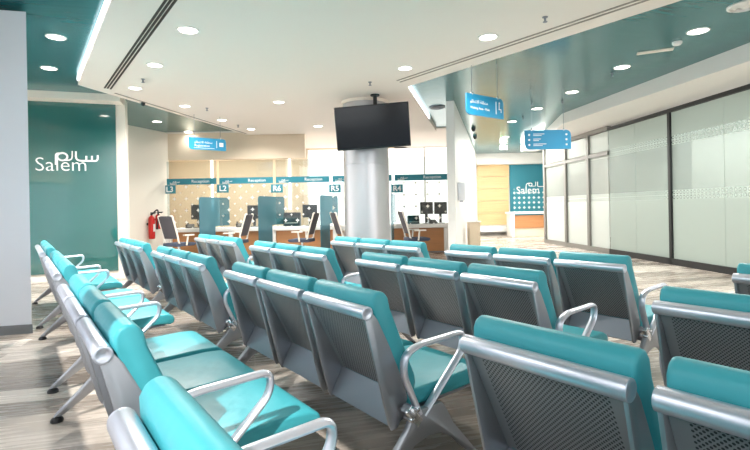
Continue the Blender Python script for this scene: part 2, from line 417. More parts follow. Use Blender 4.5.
bay(1, Lpost-3.2, Lpost, [Lpost-2.2, Lm1], 0)
bay(2, Lpost, Lend, [Lm2], 0)
# storefront beyond the bays
e = struct(empty('window_3', g0, math.atan2(gd.y, gd.x)))
Ls = [Lend-.045, along(590, 200)[0], along(567, 200)[0], along(546, 200)[0]]
zt = along(590, 157)[1]
fr = MB()
for L in Ls[1:]: fr.box((L, 0, ZG/2), (.11, .12, ZG))
fr.box(((Ls[0]+Ls[3])/2, 0, zt), (Ls[3]-Ls[0], .11, .09)).box(((Ls[0]+Ls[3])/2, 0, .06), (Ls[3]-Ls[0], .11, .12)).box(((Ls[0]+Ls[3])/2, 0, ZG), (Ls[3]-Ls[0], .11, .1))
fr.build('frame', M['alu'], e, smooth=False)
for i in range(3):
    a, b = Ls[i], Ls[i+1]
    MB().box(((a+b)/2, 0, (zt+.1)/2), (b-a-.1, .014, zt-.14)).build('pane', M['frost2'], e, smooth=False)
    MB().box(((a+b)/2, 0, (zt+ZG)/2), (b-a-.1, .014, ZG-zt-.14)).build('pane', M['frost2'], e, smooth=False)
struct(MB().poly([g0+gd*Ls[3], g0+gd*Ls[3]+gn*.02, Vector((YF*.372, YF, 0)), Vector((YF*.372+.3, YF, 0))], (0, 0, ZT)).build('wall_right.001', M['white'], smooth=False))
# the rooms behind the frosted glass
struct(MB().box((g0.x+2.6, 9.5, 1.645), (.15, 18, 3.29)).build('wall_right.002', M['white'], smooth=False))
for i, (px, w) in enumerate(((619, .22), (634, .1), (657, .08), (681, .3))):
    p = on_plane(px, 190, g0-gn*1.2, gn)
    struct(MB().box((p.x, p.y, 1.5), (w, w, 3.0)).build('trim_%d' % (i+2), M['skirt'], smooth=False))
a_, b_ = on_plane(556, 167, g0-gn*2.3, gn), on_plane(606, 205, g0-gn*2.3, gn)
struct(MB().poly([(a_.x, a_.y, 0), (b_.x, b_.y, 0), (b_.x+.08, b_.y, 0), (a_.x+.08, a_.y, 0)], (0, 0, 2.35)).build('trim_14', M['wood'], smooth=False))
p = on_plane(640, 163, g0-gn*1.25, gn); struct(MB().box((p.x, p.y, p.z), (.06, 2.4, .12)).build('trim_6', M['skirt'], smooth=False))

# ------------------------------------------------------------------ tandem seating
def make_bench():
    root = empty('waiting_bench')
    L = 1.62
    MB().box((L/2, .33, .278), (L+.08, .085, .05)).build('beam', M['gun'], root, .008)
    # seat shell
    for i in range(3):
        x0 = i*.56; w = .50
        t = .011
        sh = MB().prism([(.012, .81), (.004, .806), (.195, .425), (.205, .43)], .014, w-.014)
        sh = sh.build('back_sheet', M['perf'], root, 0, (x0, 0, 0), smooth=False)
        # underside: pan sheet from the foot of the back down to the rear lip and forward under the cushion
        pn = MB().prism([(.20, .42), (.128, .285), (.14, .278), (.30, .33), (.74, .345), (.74, .357), (.30, .344), (.212, .41)], .014, w-.014)
        pn.build('seat_pan', M['gun'], sh, 0, (0, 0, 0), smooth=False)
        for sx in (0, w-.013):
            sp = MB().prism([(-.022, .845), (.018, .845), (.06, .79), (.125, .66), (.212, .455), (.225, .40), (.19, .315), (.16, .275), (.128, .27), (.112, .30)], sx, sx+.013)
            sp.build('side_plate', M['cast'], sh, .004)
        rl = MB().cyl((0, 0, .828), (w, 0, .828), .031, 24)
        rl.build('top_rail', M['rail'], sh, .004)
        for sx, dx in ((0, -1), (w, 1)): MB().lathe([(.0305, -.002), (.0305, .002), (.028, .0035), (.021, .0035), (.019, .002), (.001, .002)], (sx, 0, .828), 20, Matrix.Rotation(dx*PI/2, 3, 'Y')).build('end_cap', M['rail'], sh)
        # cushions
        bc = [(.214, .415), (.20, .45), (.055, .775), (.034, .83), (.032, .878), (.046, .906), (.075, .918), (.104, .909), (.124, .882), (.136, .83), (.275, .50), (.282, .46), (.272, .42), (.24, .405)]
        MB().prism(bc, .001, w-.001).build('back_cushion', M['teal'], sh, .014, bseg=3)
        sc = [(.222, .372), (.225, .42), (.245, .428), (.45, .435), (.68, .443), (.76, .438), (.80, .42), (.815, .39), (.805, .362), (.775, .352), (.70, .360), (.45, .352), (.25, .348)]
        MB().prism(sc, .0, w).build('seat_cushion', M['teal'], sh, .014, bseg=3)
        sb = MB()
        for sx in (.12, .38): sb.box((sx, .33, .31), (.05, .14, .05))
        sb.build('seat_bracket', M['black'], sh, .004)
    for x in (-.034, L+.034):
        out = [(.215, .335), (.26, .35), (.40, .35), (.435, .30), (.47, .235), (.63, .05), (.655, .03), (.61, .028), (.585, .045), (.45, .17), (.39, .205), (.31, .215), (.22, .195), (.16, .15), (.0, .042), (-.02, .028), (-.062, .03), (-.04, .055), (.10, .19), (.175, .27)]
        lf = MB().prism(out, x-.017, x+.017).build('leg_frame', M['cast'], root, .008)
        for y in (-.04, .632):
            MB().lathe([(.012, .034), (.03, .022), (.036, .012), (.036, 0)], (x, y, 0), 20).build('foot_pad', M['black'], lf)
        ck = MB().box((x, .215, .335), (.05, .11, .045), R=Matrix.Rotation(-.9, 4, 'X')).cyl((x-.027, .2, .32), (x+.027, .2, .32), .012).cyl((x-.027, .235, .36), (x+.027, .235, .36), .012)
        ck.build('clamp', M['chrome'], lf, .006)
        pth = fillet([(x, .26, .33), (x, .17, .53), (x, .178, .615), (x, .26, .648), (x, .565, .66), (x, .56, .575), (x, .285, .315)], [.08, .06, .05, .05, .07], 6)
        MB().tube(pth, .021, 12, .014).build('armrest', M['rail'], root)
    for ch in root.children_recursive: ch.data.transform(Matrix.Diagonal((1, .93, .923, 1)))
    return root
BROWS = [  # start along the row, distance of the rail line, label
 (-7.755, 0.2, 'three-seat teal bench in the left row, farthest back beside the green panel wall'),
 (-5.51, 0.207, 'three-seat teal bench in the left row, second from the green panel wall'),
 (-3.266, 0.199, 'left row bench whose rear metal legs stand in full view on the dark floor'),
 (-1.1, 0.165, 'nearest left row bench, only its first cushion and armrest in frame'),
 (-7.55, 1.104, 'three-seat teal bench seen end-on just right of the green panel and white wall end'),
 (-5.293, 1.108, 'narrow-looking teal bench in second row, between the extinguisher-side bench and the large central one'),
 (-3.191, 1.13, 'large three-seat teal bench at centre with full side plate, armrest and leg frame showing'),
 (-1.025, 1.115, 'foreground teal bench with large perforated metal backs cut off by the bottom right corner'),
 (-7.53, 2.19, 'small far teal bench below the first teal glass divider and task chairs'),
 (-5.201, 2.126, 'three-seat teal bench before the counter, below the middle teal glass divider'),
 (-3.109, 2.155, 'three-seat teal bench right of centre whose right armrest loops before a grey back'),
 (-0.877, 2.096, 'teal bench with perforated back rising at the right edge behind the foreground bench'),
 (-5.129, 3.168, 'three-seat teal bench in the last row right in front of the round silver column'),
 (-3.137, 3.184, 'three-seat teal bench in the last row in front of the corridor and storefront'),
 (-0.922, 3.197, 'teal bench corner just entering the right edge, before the black framed glass wall'),
]
proto = make_bench()
for i, (s_, q_, lab) in enumerate(BROWS):
    o = proto if i == 0 else copy_tree(proto)
    p = U*s_+N*q_; o.location = (p.x, p.y, 0); o.rotation_euler = (0, 0, math.atan2(U.y, U.x)+(.0054 if 'foreground teal' in lab else 0))
    tag(o, lab, 'bench', 'three-seat teal waiting benches set in rows')

# ------------------------------------------------------------------ column and television
cb = aty(367, 200, 8.9)
col = thing('round_column', 'thick round silver clad column rising behind the hanging television', 'column', (cb.x, cb.y, 0))
MB().lathe([(.42, .12), (.42, 2.0)], seg=64).build('lower_cladding', M['steelcol'], col)
MB().lathe([(.42, 2.004), (.42, ZW-.05)], seg=64).build('upper_cladding', M['steelcol'], col)
MB().lathe([(.435, 0), (.435, .12)], seg=64).build('base_ring', M['gun'], col)
MB().lathe([(.45, ZW-.05), (.45, ZW)], seg=64).build('ceiling_collar', M['warm'], col)
TY = 8.1
tc = [aty(333, 108, TY+.1), aty(408, 101, TY-.1), aty(411, 146, TY+.0), aty(338, 151, TY+.2)]
tvc = sum(tc, Vector())/4
tx = ((tc[1]-tc[0])+(tc[2]-tc[3])).normalized(); tz = ((tc[0]-tc[3])+(tc[1]-tc[2])).normalized(); ty = tz.cross(tx).normalized(); tz = tx.cross(ty)
W_ = ((tc[1]-tc[0]).length+(tc[2]-tc[3]).length)/2; H_ = ((tc[0]-tc[3]).length+(tc[1]-tc[2]).length)/2
Rm = Matrix((tx, ty, tz)).transposed().to_4x4()
tv = thing('television', 'large black flat television hanging tilted from the ceiling before the column', 'television', (tvc.x, tvc.y, tvc.z))
MB().box((0, .03, 0), (W_, .05, H_), R=None).build('casing', M['black'], tv, .006, rot=Rm.to_euler())
MB().box((0, .002, .005), (W_-.03, .004, H_-.045)).build('screen', M['screen'], tv, rot=Rm.to_euler(), smooth=False)
top = atz(375, 95, ZW); top.y = tvc.y+.16; top.x = (375-375+RO*110)/F*top.y
MB().cyl((top.x-tvc.x, top.y-tvc.y, ZW-tvc.z), (top.x-tvc.x, top.y-tvc.y, 0), .035).box((top.x-tvc.x, top.y-tvc.y-.05, 0), (.4, .06, .3)).lathe([(.08, -.02), (.08, 0)], (top.x-tvc.x, top.y-tvc.y, ZW-tvc.z), 20).build('ceiling_mount', M['black'], tv)

# ------------------------------------------------------------------ counters
XL, XR = aty(169.5, 200, YC).x, aty(452, 200, YC).x
cnt = thing('reception_counter', 'long white topped reception counter with wood front below the printed glass', 'counter', ((XL+XR)/2, YC, 0))
cw = XR-XL
MB().box((0, .32, .70), (cw, .8, .1)).build('worktop', M['white'], cnt, .006)
MB().box((0, .06, .34), (cw-.1, .04, .62)).build('front_panel', M['wood'], cnt, smooth=False)
for px in (168, 231, 274, 335, 390, 446):
    x = aty(px, 236, YC).x-(XL+XR)/2
    MB().box((x, .2, .325), (.1, .5, .65)).build('leg_panel', M['white'], cnt, .004)
MB().box((0, .1, .05), (cw-.1, .08, .1)).build('plinth', M['gun'], cnt, smooth=False)
# printed glass screens standing on the counter
def P_(px, py, dy=0): return aty(px, py, YC+dy)
edges = [166, 218.4, 274.8, 331.3, 393.6, 450]
plates = [('L3', 170), ('L2', 223), ('R6', 277), ('R5', 335), ('R4', 397)]
names = ['first from the left, at plate L3', 'second from the left, beside plate L2', 'with the R6 plate', 'with the R5 plate left of the column', 'with the R4 plate right of the column']
ARW = '\uFEF3\uFE8E\uFE92\uFED8\uFE98\uFEB3\uFEDB\uFE8D'       # word in joined letter forms, drawn right to left
def salem_mark(parent, sc, loc, m, w=.045):
    """the two line logo mark: latin word with the joined arabic word above its right half"""
    b = MB()
    def st(pts, cl=False): b.tube([(x*sc, -.004, z*sc) for x, z in pts], .042*sc, 8, .006)
    x0 = 1.05
    st(fillet([(x0-.02, .42), (x0-.02, .92), (x0+.12, 1.06), (x0+.34, 1.06)], .1, 4))
    cir = [(x0+.42+.17*math.cos(a), .92+.16*math.sin(a)) for a in [k*2*PI/14 for k in range(15)]]
    st(cir)
    st(fillet([(x0+.36, .75), (x0+.95, .75), (x0+.95, 1.2)], .1, 4))
    st(fillet([(x0+1.15, 1.2), (x0+1.15, .70), (x0+2.4, .70), (x0+2.4, 1.02)], .12, 4))
    st([(x0+1.8, .70), (x0+1.8, .98)]); st([(x0+2.1, .70), (x0+2.1, .98)])
    o = b.build('arabic_lettering', m, parent, loc=loc)
    text('lettering', 'Salem', 1.02*sc, m, parent, (loc[0], loc[1], loc[2]+.33*sc), bold=.004*sc)
for i in range(5):
    a, b_ = P_(edges[i], 200).x, P_(edges[i+1], 200).x
    mx = (a+b_)/2
    g = thing('counter_glass', 'printed clear glass screen above the counter, '+names[i], 'glass screen', (mx, YC, .755))
    w = b_-a-.07
    MB().box((0, 0, .88), (w, .012, 1.76)).build('pane', M['counterglass'], g, smooth=False)
    z0 = 1.90-.755; z1 = 2.06-.755
    bd = MB().box((0, -.009, (z0+z1)/2), (w, .006, z1-z0)).build('printed_band', M['band'], g, smooth=False)
    text('lettering', 'Reception', .115, M['ink'], bd, (w/2-.66, -.013, (z0+z1)/2))
    salem_mark(bd, .075, (-w/2+.08, -.013, (z0+z1)/2-.075), M['ink'])
    tcode, px = plates[i]
    c = P_(px, 188.5 if i else 189.5); c2 = c-Vector((mx, YC, .755))
    pl = MB().box((c2.x, -.010, c2.z), (.31, .008, .22)).build('number_plate', M['band'], g, .003)
    text('lettering', tcode, .2, M['ink'], pl, (c2.x, -.015, c2.z-.005), align='CENTER', bold=.004)
# teal glass dividers that cut through the counter line
def divider(pf, pb, top, label, low=.12):
    f_ = aty(pf, top, YC-.75); k = aty(pb, top, YC+.45)
    d = (k-f_); L = Vector((d.x, d.y, 0)).length; zt = f_.z
    o = thing('glass_divider', label, 'divider', (f_.x, f_.y, 0), math.atan2(d.y, d.x), )
    out = fillet([(0, 0, low+.3), (0, 0, zt), (L, 0, zt), (L, 0, .80), (L*.53, 0, .80)], [.09, .09, .03], 5)
    pts = [Vector((0, -.008, low))]+[p+Vector((0, -.008, 0)) for p in out]+[Vector((.5*L, -.008, .80)), Vector((.5*L, -.008, low))]
    MB().poly(pts, (0, .016, 0)).build('pane', M['tealglass'], o, smooth=False)
    MB().box((L*.2, 0, .06), (.3, .05, .12)).build('foot', M['gun'], o, .004)
divider(199, 229, 197, 'teal glass divider at the counter under plate L2')
divider(258, 284, 196, 'tall teal glass divider at the counter under plate R6')
divider(320, 337.5, 195, 'teal glass divider beside the column under plate R5')
divider(391, 395, 193, 'pale teal glass divider edge just right of the column under plate R4')
# desk equipment behind the glass
def monitor(px, py, w, h, label, rz=0, Y=YC+.42):
    w *= .87; h *= .87
    c = aty(px, py, Y); o = thing('computer_monitor', label, 'monitor', (c.x, c.y, .75), rz)
    z = c.z-.75
    MB().box((0, 0, z), (w, .035, h)).build('housing', M['monitor'], o, .006)
    MB().box((0, .05, z*.55), (.07, .03, z*1.0)).box((0, .05, .006), (.24, .18, .012)).build('stand', M['black'], o, .004)
monitor(198, 212, .42, .46, 'dark monitor half hidden behind the divider under plate L2')
monitor(254, 212, .40, .42, 'brown-black monitor left of the tall divider under plate R6')
monitor(310, 211, .46, .40, 'dark monitor at the counter left of the divider under plate R5')
monitor(426.5, 208, .40, .38, 'left one of two dark monitors under plate R4')
monitor(440.5, 208, .40, .38, 'right one of two dark monitors under plate R4')
def printer(px, label, w=.42, h=.24):
    w *= .88; h *= .88
    c = aty(px, 222, YC+.32); o = thing('desk_printer', label, 'printer', (c.x, c.y+.05, .75))
    MB().prism([(-.14, 0), (-.14, h*.6), (-.02, h), (.14, h), (.14, 0)], -w/2, w/2).build('body', M['monitor'], o, .01)
    MB().box((0, -.15, h*.25), (w*.8, .12, .015)).build('paper_tray', M['ivory'], o)
    MB().box((0, .02, h+.006), (w*.9, .2, .014)).build('lid', M['black'], o, .004)
printer(292, 'dark desk printer on the counter right of plate R6', .5, .4)
printer(413.5, 'dark desk printer left of the two monitors under plate R4', .36, .24)
def phone(px, label):
    c = aty(px, 224, YC+.2); o = thing('desk_telephone', label, 'telephone', (c.x, c.y, .75), .2)
    MB().prism([(-.1, 0), (-.1, .03), (.1, .11), (.1, 0)], -.1, .1).build('base', M['monitor'], o, .006)
    MB().tube(catmull([(-.075, -.09, .07), (-.075, -.05, .075), (-.075, .06, .125), (-.075, .1, .13)]), [.028]+[.018]*17+[.028], 8).build('handset', M['black'], o)
phone(190, 'black desk telephone on the counter left of the divider under plate L2')
phone(240, 'black desk telephone on the counter left of the brown monitor')
phone(433, 'black desk telephone in front of the two monitors under plate R4')
# bright windows and panels of the back office
e = struct(empty('window_4', (0, YB, 0)))
a, b_ = aty(309, 200, YB).x, aty(462, 200, YB).x
MB().box(((a+b_)/2, -.02, 1.75), (b_-a, .03, 2.9)).build('pane', M['daylight'], e, smooth=False)
fr = MB()
for px in (309, 345, 385, 425): fr.box((aty(px, 200, YB).x, -.04, 1.75), (.06, .05, 2.9))
fr.build('frame', M['white'], e, smooth=False)
for i, (x0, x1, y0, y1) in enumerate(((166, 211, 155, 226), (213, 287, 158, 226), (292, 304, 160, 226))):
    p, q = aty(x0, y0, YB-.02), aty(x1, y1, YB-.02)
    struct(MB().box(((p.x+q.x)/2, YB-.02, (p.z+.0)/2), (q.x-p.x, .04, p.z)).build('trim_%d' % (7+i), M['beigepanel'], smooth=False))
for px, y0, lab in ((212, 158, 'thin vertical light strip on the beige back wall left of plate L2'), (289, 140, 'thin tall vertical light strip on the beige back wall near plate R6')):
    p = aty(px, y0, YB-.03)
    tag(MB().box((p.x, YB-.04, p.z/2+.6), (.07, .03, p.z-1.2)).build('wall_light', M['strip'], smooth=False), lab, 'light strip')

# ------------------------------------------------------------------ task chairs before the counter
def make_chair():
    r = empty('task_chair')
    MB().poly(fillet([(-.24, 0, .43), (.22, 0, .43), (.27, 0, .46), (.27, 0, .49), (.22, 0, .505), (-.24, 0, .505)], .03, 3), (0, .46, 0)).build('seat', M['seatnavy'], r, .015, loc=(0, -.23, 0))
    fr = [(-.22, .62), (-.27, .80), (-.34, 1.02), (-.36, 1.09)]
    for s in (-1, 1):
        MB().tube(catmull([(-.12, s*.2, .44), (-.20, s*.215, .52)]+[(a, s*.215, b) for a, b in fr]+[(-.362, s*.15, 1.105)]), .019, 8).build('back_frame', M['ivory'], r)
        MB().tube(fillet([(-.02, s*.25, .45), (-.0, s*.275, .66), (-.12, s*.275, .665), (.12, s*.275, .665)][:2], .02), .02, 8).box((.02, s*.275, .675), (.26, .07, .03)).build('armrest', M['ivory'], r)
    MB().poly([(-.205, -.2, .6), (-.27, -.2, .80), (-.34, -.2, 1.02), (-.36, -.2, 1.10), (-.375, -.2, 1.10), (-.355, -.2, 1.02), (-.285, -.2, .80), (-.22, -.2, .6)], (0, .4, 0)).build('mesh_back', M['mesh'], r, .005)
    MB().cyl((0, 0, .1), (0, 0, .43), .03).build('gas_column', M['chrome'], r)
    b = MB()
    for k in range(5):
        a = k*2*PI/5; b.tube([(0, 0, .12), (.29*math.cos(a), .29*math.sin(a), .075)], [.03, .018], 8)
    b.build('star_base', M['ivory'], r)
    for k in range(5):
        a = k*2*PI/5; c = Vector((.29*math.cos(a), .29*math.sin(a), .03))
        MB().cyl(c-Vector((-math.sin(a)*.018, math.cos(a)*.018, 0)), c+Vector((-math.sin(a)*.018, math.cos(a)*.018, 0)), .03, 14).build('caster', M['black'], r)
    return r
cproto = make_chair()
CH_ = [(179, 10.6, 1.12, 'grey mesh task chair with navy seat standing near the fire extinguishers'),
       (235, 11.2, 3.0, 'task chair with white framed back between the first two teal dividers'),
       (302, 11.2, 2.95, 'white armed task chair left of the divider under plate R5'),
       (348, 11.2, .4, 'white framed task chair between the R5 divider and the column'),
       (416, 10.9, .2, 'white armed mesh task chair with navy seat under plate R4, right of the column')]
for i, (px, Y, rz, lab) in enumerate(CH_):
    o = cproto if i == 0 else copy_tree(cproto)
    p = aty(px, 230, Y); o.location = (p.x, Y, 0); o.rotation_euler = (0, 0, rz); tag(o, lab, 'office chair', 'task chairs before the counter')

# ------------------------------------------------------------------ green panel with the logo
z0, z1 = .14, on_plane(74, 99.3, s0, sn).z
pa, pb = on_plane(29, 200, s0, sn), on_plane(117.5, 200, s0, sn)
pl_ = (pb-pa).length; base = Vector((pa.x, pa.y, 0))+sn*.02
pan = thing('wall_panel', 'tall glossy green glass wall panel with a white company logo', 'wall panel', base, math.atan2(sd.y, sd.x))
MB().box((pl_/2-.6, 0, (z0+z1)/2), (pl_+1.2, .03, z1-z0)).build('glass_sheet', M['salem'], pan, smooth=False)
l0 = on_plane(34.5, 170, s0, sn); lx = (Vector((l0.x, l0.y, 0))-base).dot(sd)
sc = .385
text('lettering', 'Salem', .9*sc, M['ink'], pan, (lx+.012, -.022, on_plane(56, 165.2, s0, sn).z), depth=.006, bold=-.0045)
bb = MB()
def LP(px, py): p = on_plane(px, py, s0, sn); return ((Vector((p.x, p.y, 0))-base).dot(sd), -.024, p.z)
for pts, r_ in (([(56.5, 168), (56.5, 158), (56.5, 154), (61, 154.2), (64, 154.4)], 0), ([(56.5+0, 168), (56.5, 171)], 0)):
    pass
def stroke(pts, rad=.05): bb.tube(fillet([LP(*p) for p in pts], rad, 4), .0155, 8, .010)
stroke([(56.7, 165), (56.7, 153.6), (62, 153.7)], .1)
c_ = LP(63.2, 157.0); bb.tube([(c_[0]+.078*math.cos(k*2*PI/16), c_[1], c_[2]+.066*math.sin(k*2*PI/16)) for k in range(17)], .0155, 8, .010)
stroke([(63.2, 160.4), (73, 160.6), (73, 151.4)], .08)
stroke([(76.6, 151.6), (76.6, 160.9), (98.3, 161.3), (98.3, 155.5)], .12)
stroke([(87, 161), (87, 156.2)]); stroke([(92.6, 161), (92.6, 156.2)])
bb.build('arabic_lettering', M['ink'], pan)

# fire extinguishers on the side wall
def extinguisher(px, bot, top, r, label, hose):
    c = on_plane(px, bot, w0+wn*(r+.045), wn); t_ = on_plane(px, top, w0+wn*(r+.045), wn); h = t_.z-c.z
    o = thing('fire_extinguisher', label, 'fire extinguisher', (c.x, c.y, c.z), math.atan2(wd.y, wd.x))
    MB().lathe([(r*.8, 0), (r, .02), (r, h*.78), (r*.85, h*.86), (r*.4, h*.92), (r*.3, h*.95)], seg=24).build('cylinder', M['red'], o)
    MB().lathe([(r*.3, h*.94), (r*.36, h*.97), (r*.36, h*1.02), (r*.2, h*1.04)], seg=16).box((0, -.06, h*1.05), (.03, .16, .02)).box((0, -.05, h*1.01), (.03, .12, .015)).build('valve_handle', M['black'], o)
    MB().box((0, -r-.004, h*.45), (r*.9, .006, h*.3)).build('label_sticker', M['white'], o)
    MB().box((0, r+.015, h*.6), (r*1.2, .05, .05)).build('wall_bracket', M['black'], o)
    if hose: MB().tube(catmull([(0, -.03, h*1.0), (.10, -.09, h*1.16), (.09, -r-.05, h*.9), (.06, -r-.05, h*.55), (.05, -r-.04, h*.38)]), [.018]*22+[.03]*3, 8).build('hose', M['black'], o)
extinguisher(152, 239, 214, .076, 'larger red fire extinguisher with black hose on the wall left of the counter', True)
extinguisher(158.5, 229, 213, .067, 'smaller red fire extinguisher behind the larger one on the wall', False)

# ------------------------------------------------------------------ hanging signs
def sign(corners, Y, lines, icon, label, cutz, wires, rzs=0):
    P = [aty(px, py, Y+rzs*(px-corners[0][0])/100) for px, py in corners]   # tl, tr, br, bl
    c = sum(P, Vector())/4; dx = (P[1]-P[0]+P[2]-P[3])/2; w = Vector((dx.x, dx.y, 0)).length; h = ((P[0]-P[3]).length+(P[1]-P[2]).length)/2
    o = thing('hanging_sign', label, 'sign', c, math.atan2(dx.y, dx.x))
    k = h*.3
    out = fillet([(-w/2, 0, h/2), (w/2, 0, h/2), (w/2, 0, -h/2), (-w/2, 0, -h/2), (-w/2, 0, h/2)], [k, .01, k], 6)
    bd = MB().poly(out[:-1], (0, .03, 0)).build('board', M['sign'], o, smooth=False)
    for s, x, z, sz in lines: text('lettering', s, sz*h, M['ink'], bd, (x*w, -.003, z*h))
    b = MB()
    for kind, x, z, s_ in icon:
        if kind == 'bar': b.box((x*w, -.003, z*h), (.012, .004, s_*h))
        elif kind == 'dot': b.lathe([(s_*h, 0), (s_*h, .004)], (x*w, -.001, z*h), 14, Matrix.Rotation(PI/2, 3, 'X'))
        elif kind == 'row': b.box((x*w, -.003, z*h), (s_*w, .004, .03*h))
        elif kind == 'box': b.box((x*w, -.003, z*h), (s_*h, .004, s_*h))
        elif kind == 'chair': b.box((x*w-.06*h, -.003, z*h+.08*h), (.05*h, .004, .26*h)).box((x*w+.0*h, -.003, z*h-.05*h), (.2*h, .004, .05*h)).box((x*w+.09*h, -.003, z*h-.13*h), (.04*h, .004, .16*h)).lathe([(.05*h, 0), (.05*h, .004)], (x*w-.04*h, -.001, z*h+.26*h), 12, Matrix.Rotation(PI/2, 3, 'X'))
    b.build('pictogram', M['ink'], bd, smooth=False)
    for s in wires:
        MB().cyl((s*w, .015, h/2-.02), (s*w, .015, ZT-c.z if cutz is None else cutz-c.z), .004, 6).build('wire', M['gun'], o)
        MB().lathe([(.014, -.02), (.02, 0), (.014, .03)], (s*w, .015, h/2), 10).build('wire_clamp', M['chrome'], o)
AR1 = '\uFEED\uFE8E\uFEC8\uFE98\uFEE7\uFEFB\uFE8D \uFE94\uFED8\uFEC4\uFEE8\uFEE3'
sign([(189, 137), (226, 139.3), (226, 151), (189, 149)], 9.6, [(AR1[::-1][::-1], -.36, .12, .26), ('Registration', -.36, -.16, .26)], [('bar', .24, 0, .6), ('box', .37, 0, .34), ('row', -.1, -.36, .55)], 'blue hanging sign at left, in front of the beige counter wall', None, (-.35, .35), 1.2)
sign([(467, 92.5), (503.5, 99.5), (503.5, 119.5), (467, 113.5)], 6.6, [(AR1, -.42, .14, .22), ('Waiting Area - Main', -.42, -.16, .17)], [('bar', .28, 0, .62), ('chair', .39, 0, 1)], 'blue hanging sign with a seat pictogram, nearer of the two at right', None, (-.35, .35), 1.3)
sign([(525, 130.5), (571, 129.5), (571, 148.5), (525, 150)], 8.6, [], [('row', -.2, .3, .24), ('row', -.23, .22, .18), ('row', -.24, .04, .16), ('row', -.26, -.04, .12), ('row', -.18, -.22, .28), ('row', -.22, -.3, .2), ('dot', -.41, .26, .055), ('dot', -.41, 0, .055), ('dot', -.41, -.26, .055), ('dot', .4, .26, .055), ('dot', .4, 0, .055), ('dot', .4, -.26, .055)], 'blue hanging directory sign with three rows, in front of the storefront glazing', None, (-.35, .35))

# ------------------------------------------------------------------ ceiling fittings
def downlight(px, py, z, r, label, energy=55):
    r *= .88
    p = atz(px, py, z); o = thing('downlight', label, 'ceiling light', (p.x, p.y, z))
    MB().lathe([(r+.018, 0), (r+.016, -.008), (r, -.01), (r-.004, -.002)], seg=28).build('trim_ring', M['white'], o)
    MB().lathe([(.002, -.004), (r-.003, -.004), (r-.003, -.001)], seg=28).build('diffuser', M['glow'], o)
    ld = bpy.data.lights.new('downlight_lamp', 'AREA'); ld.shape = 'DISK'; ld.size = 2*r; ld.energy = energy; ld.color = (1, .965, .92); ld.spread = 2.6
    lo = bpy.data.objects.new('lamp', ld); C.objects.link(lo); lo.location = (0, 0, -.012); lo.parent = o
DL = [(188, 30, ZW, .115, 'bright round downlight in white ceiling, largest one by the dark triple slot'),
 (155, 65, ZW, .105, 'round downlight in white ceiling, second one beside the dark triple slot'),
 (135, 88, ZW, .105, 'round downlight in white ceiling at the far end of the dark triple slot'),
 (185, 106, ZW, .105, 'round downlight in white ceiling, first one along the thin far slot'),
 (222, 120, ZW, .105, 'round downlight in white ceiling, second one along the thin far slot'),
 (251, 129, ZW, .105, 'round downlight in white ceiling at the far tip of the thin slot'),
 (279, 102, ZW, .105, 'lone round downlight in white ceiling left of the television'),
 (318, 126, ZW, .12, 'pale round downlight in white ceiling just left of the column'),
 (488, 37, ZW, .115, 'bright round downlight in white ceiling near the grey double slot, nearer one'),
 (405, 68, ZW, .105, 'round downlight in white ceiling near the grey double slot, above the television corner'),
 (56, 37, ZT, .105, 'round downlight in left teal ceiling, nearer one'),
 (49, 68, ZT, .105, 'round downlight in left teal ceiling, the one right above the green panel'),
 (157, 121.5, ZT, .105, 'left round downlight in the small teal ceiling triangle before the counter'),
 (188, 131.5, ZT, .105, 'right round downlight in the small teal ceiling triangle, above the blue sign'),
 (698, 31, ZT, .125, 'brightest round downlight in right teal ceiling, nearest one'),
 (622, 67, ZT, .12, 'round downlight in right teal ceiling, second one counted from the near right'),
 (572, 92, ZT, .12, 'round downlight in right teal ceiling, third one counted from the near right'),
 (537, 108.5, ZT, .12, 'round downlight in right teal ceiling, just above the directory sign'),
 (512, 121.5, ZT, .12, 'round downlight in right teal ceiling, just right of the seat sign'),
 (505.5, 137, ZT, .12, 'round downlight far down the corridor ceiling, nearer of the last two'),
 (503.5, 143.3, ZT, .12, 'round downlight far down the corridor ceiling, farthest of all')]
for d in DL: downlight(*d, energy=3 if 'triangle' in d[4] else 12 if 'corridor' in d[4] else (72 if atz(d[0], d[1], d[2]).y < 6 else 30))
def small(name, px, py, z, prof, m, label, cat, seg=16):
    p = atz(px, py, z); o = MB().lathe(prof, seg=seg).build(name, m, loc=(p.x, p.y, z)); return tag(o, label, cat)
SP = [(.03, .003), (.03, -.006), (.012, -.01), (.01, -.045), (.024, -.05), (.024, -.055), (.002, -.056)]
for px, py, z, lab in ((143, 79, ZW, 'small fire sprinkler in white ceiling near the end of the triple slot'), (370, 82, ZW, 'small fire sprinkler in white ceiling above the television'), (545, 17, ZW, 'small fire sprinkler in white ceiling at upper right'),
    (207, 108, ZW, 'tiny fire sprinkler in white ceiling beside the thin far slot'), (238, 125, ZW, 'tiny fire sprinkler in white ceiling before the beige wall'), (612, 73, ZT, 'small fire sprinkler in right teal ceiling beside the second downlight'),
    (532, 103, ZT, 'small dark sprinkler in right teal ceiling, upper left of the directory sign'), (562, 101, ZT, 'small dark sprinkler in right teal ceiling above the directory sign'), (523, 117, ZT, 'small dark sprinkler in right teal ceiling between the seat sign and the directory sign')):
    small('sprinkler', px, py, z, SP, M['gun'], lab, 'sprinkler')
CAM = [(.06, .003), (.06, -.03), (.055, -.04), (.05, -.065), (.035, -.09), (.002, -.1)]
small('dome_camera', 143, 102.6, ZW, [(a*.65, b*.65) for a, b in CAM], M['black'], 'black dome camera on the ceiling edge left of the small teal triangle', 'camera')
small('dome_camera', 473.5, 128, ZT, CAM, M['black'], 'black dome camera below the seat sign, upper one', 'camera')
small('dome_camera', 475, 136, ZT, CAM, M['black'], 'black dome camera below the seat sign, lower one', 'camera')
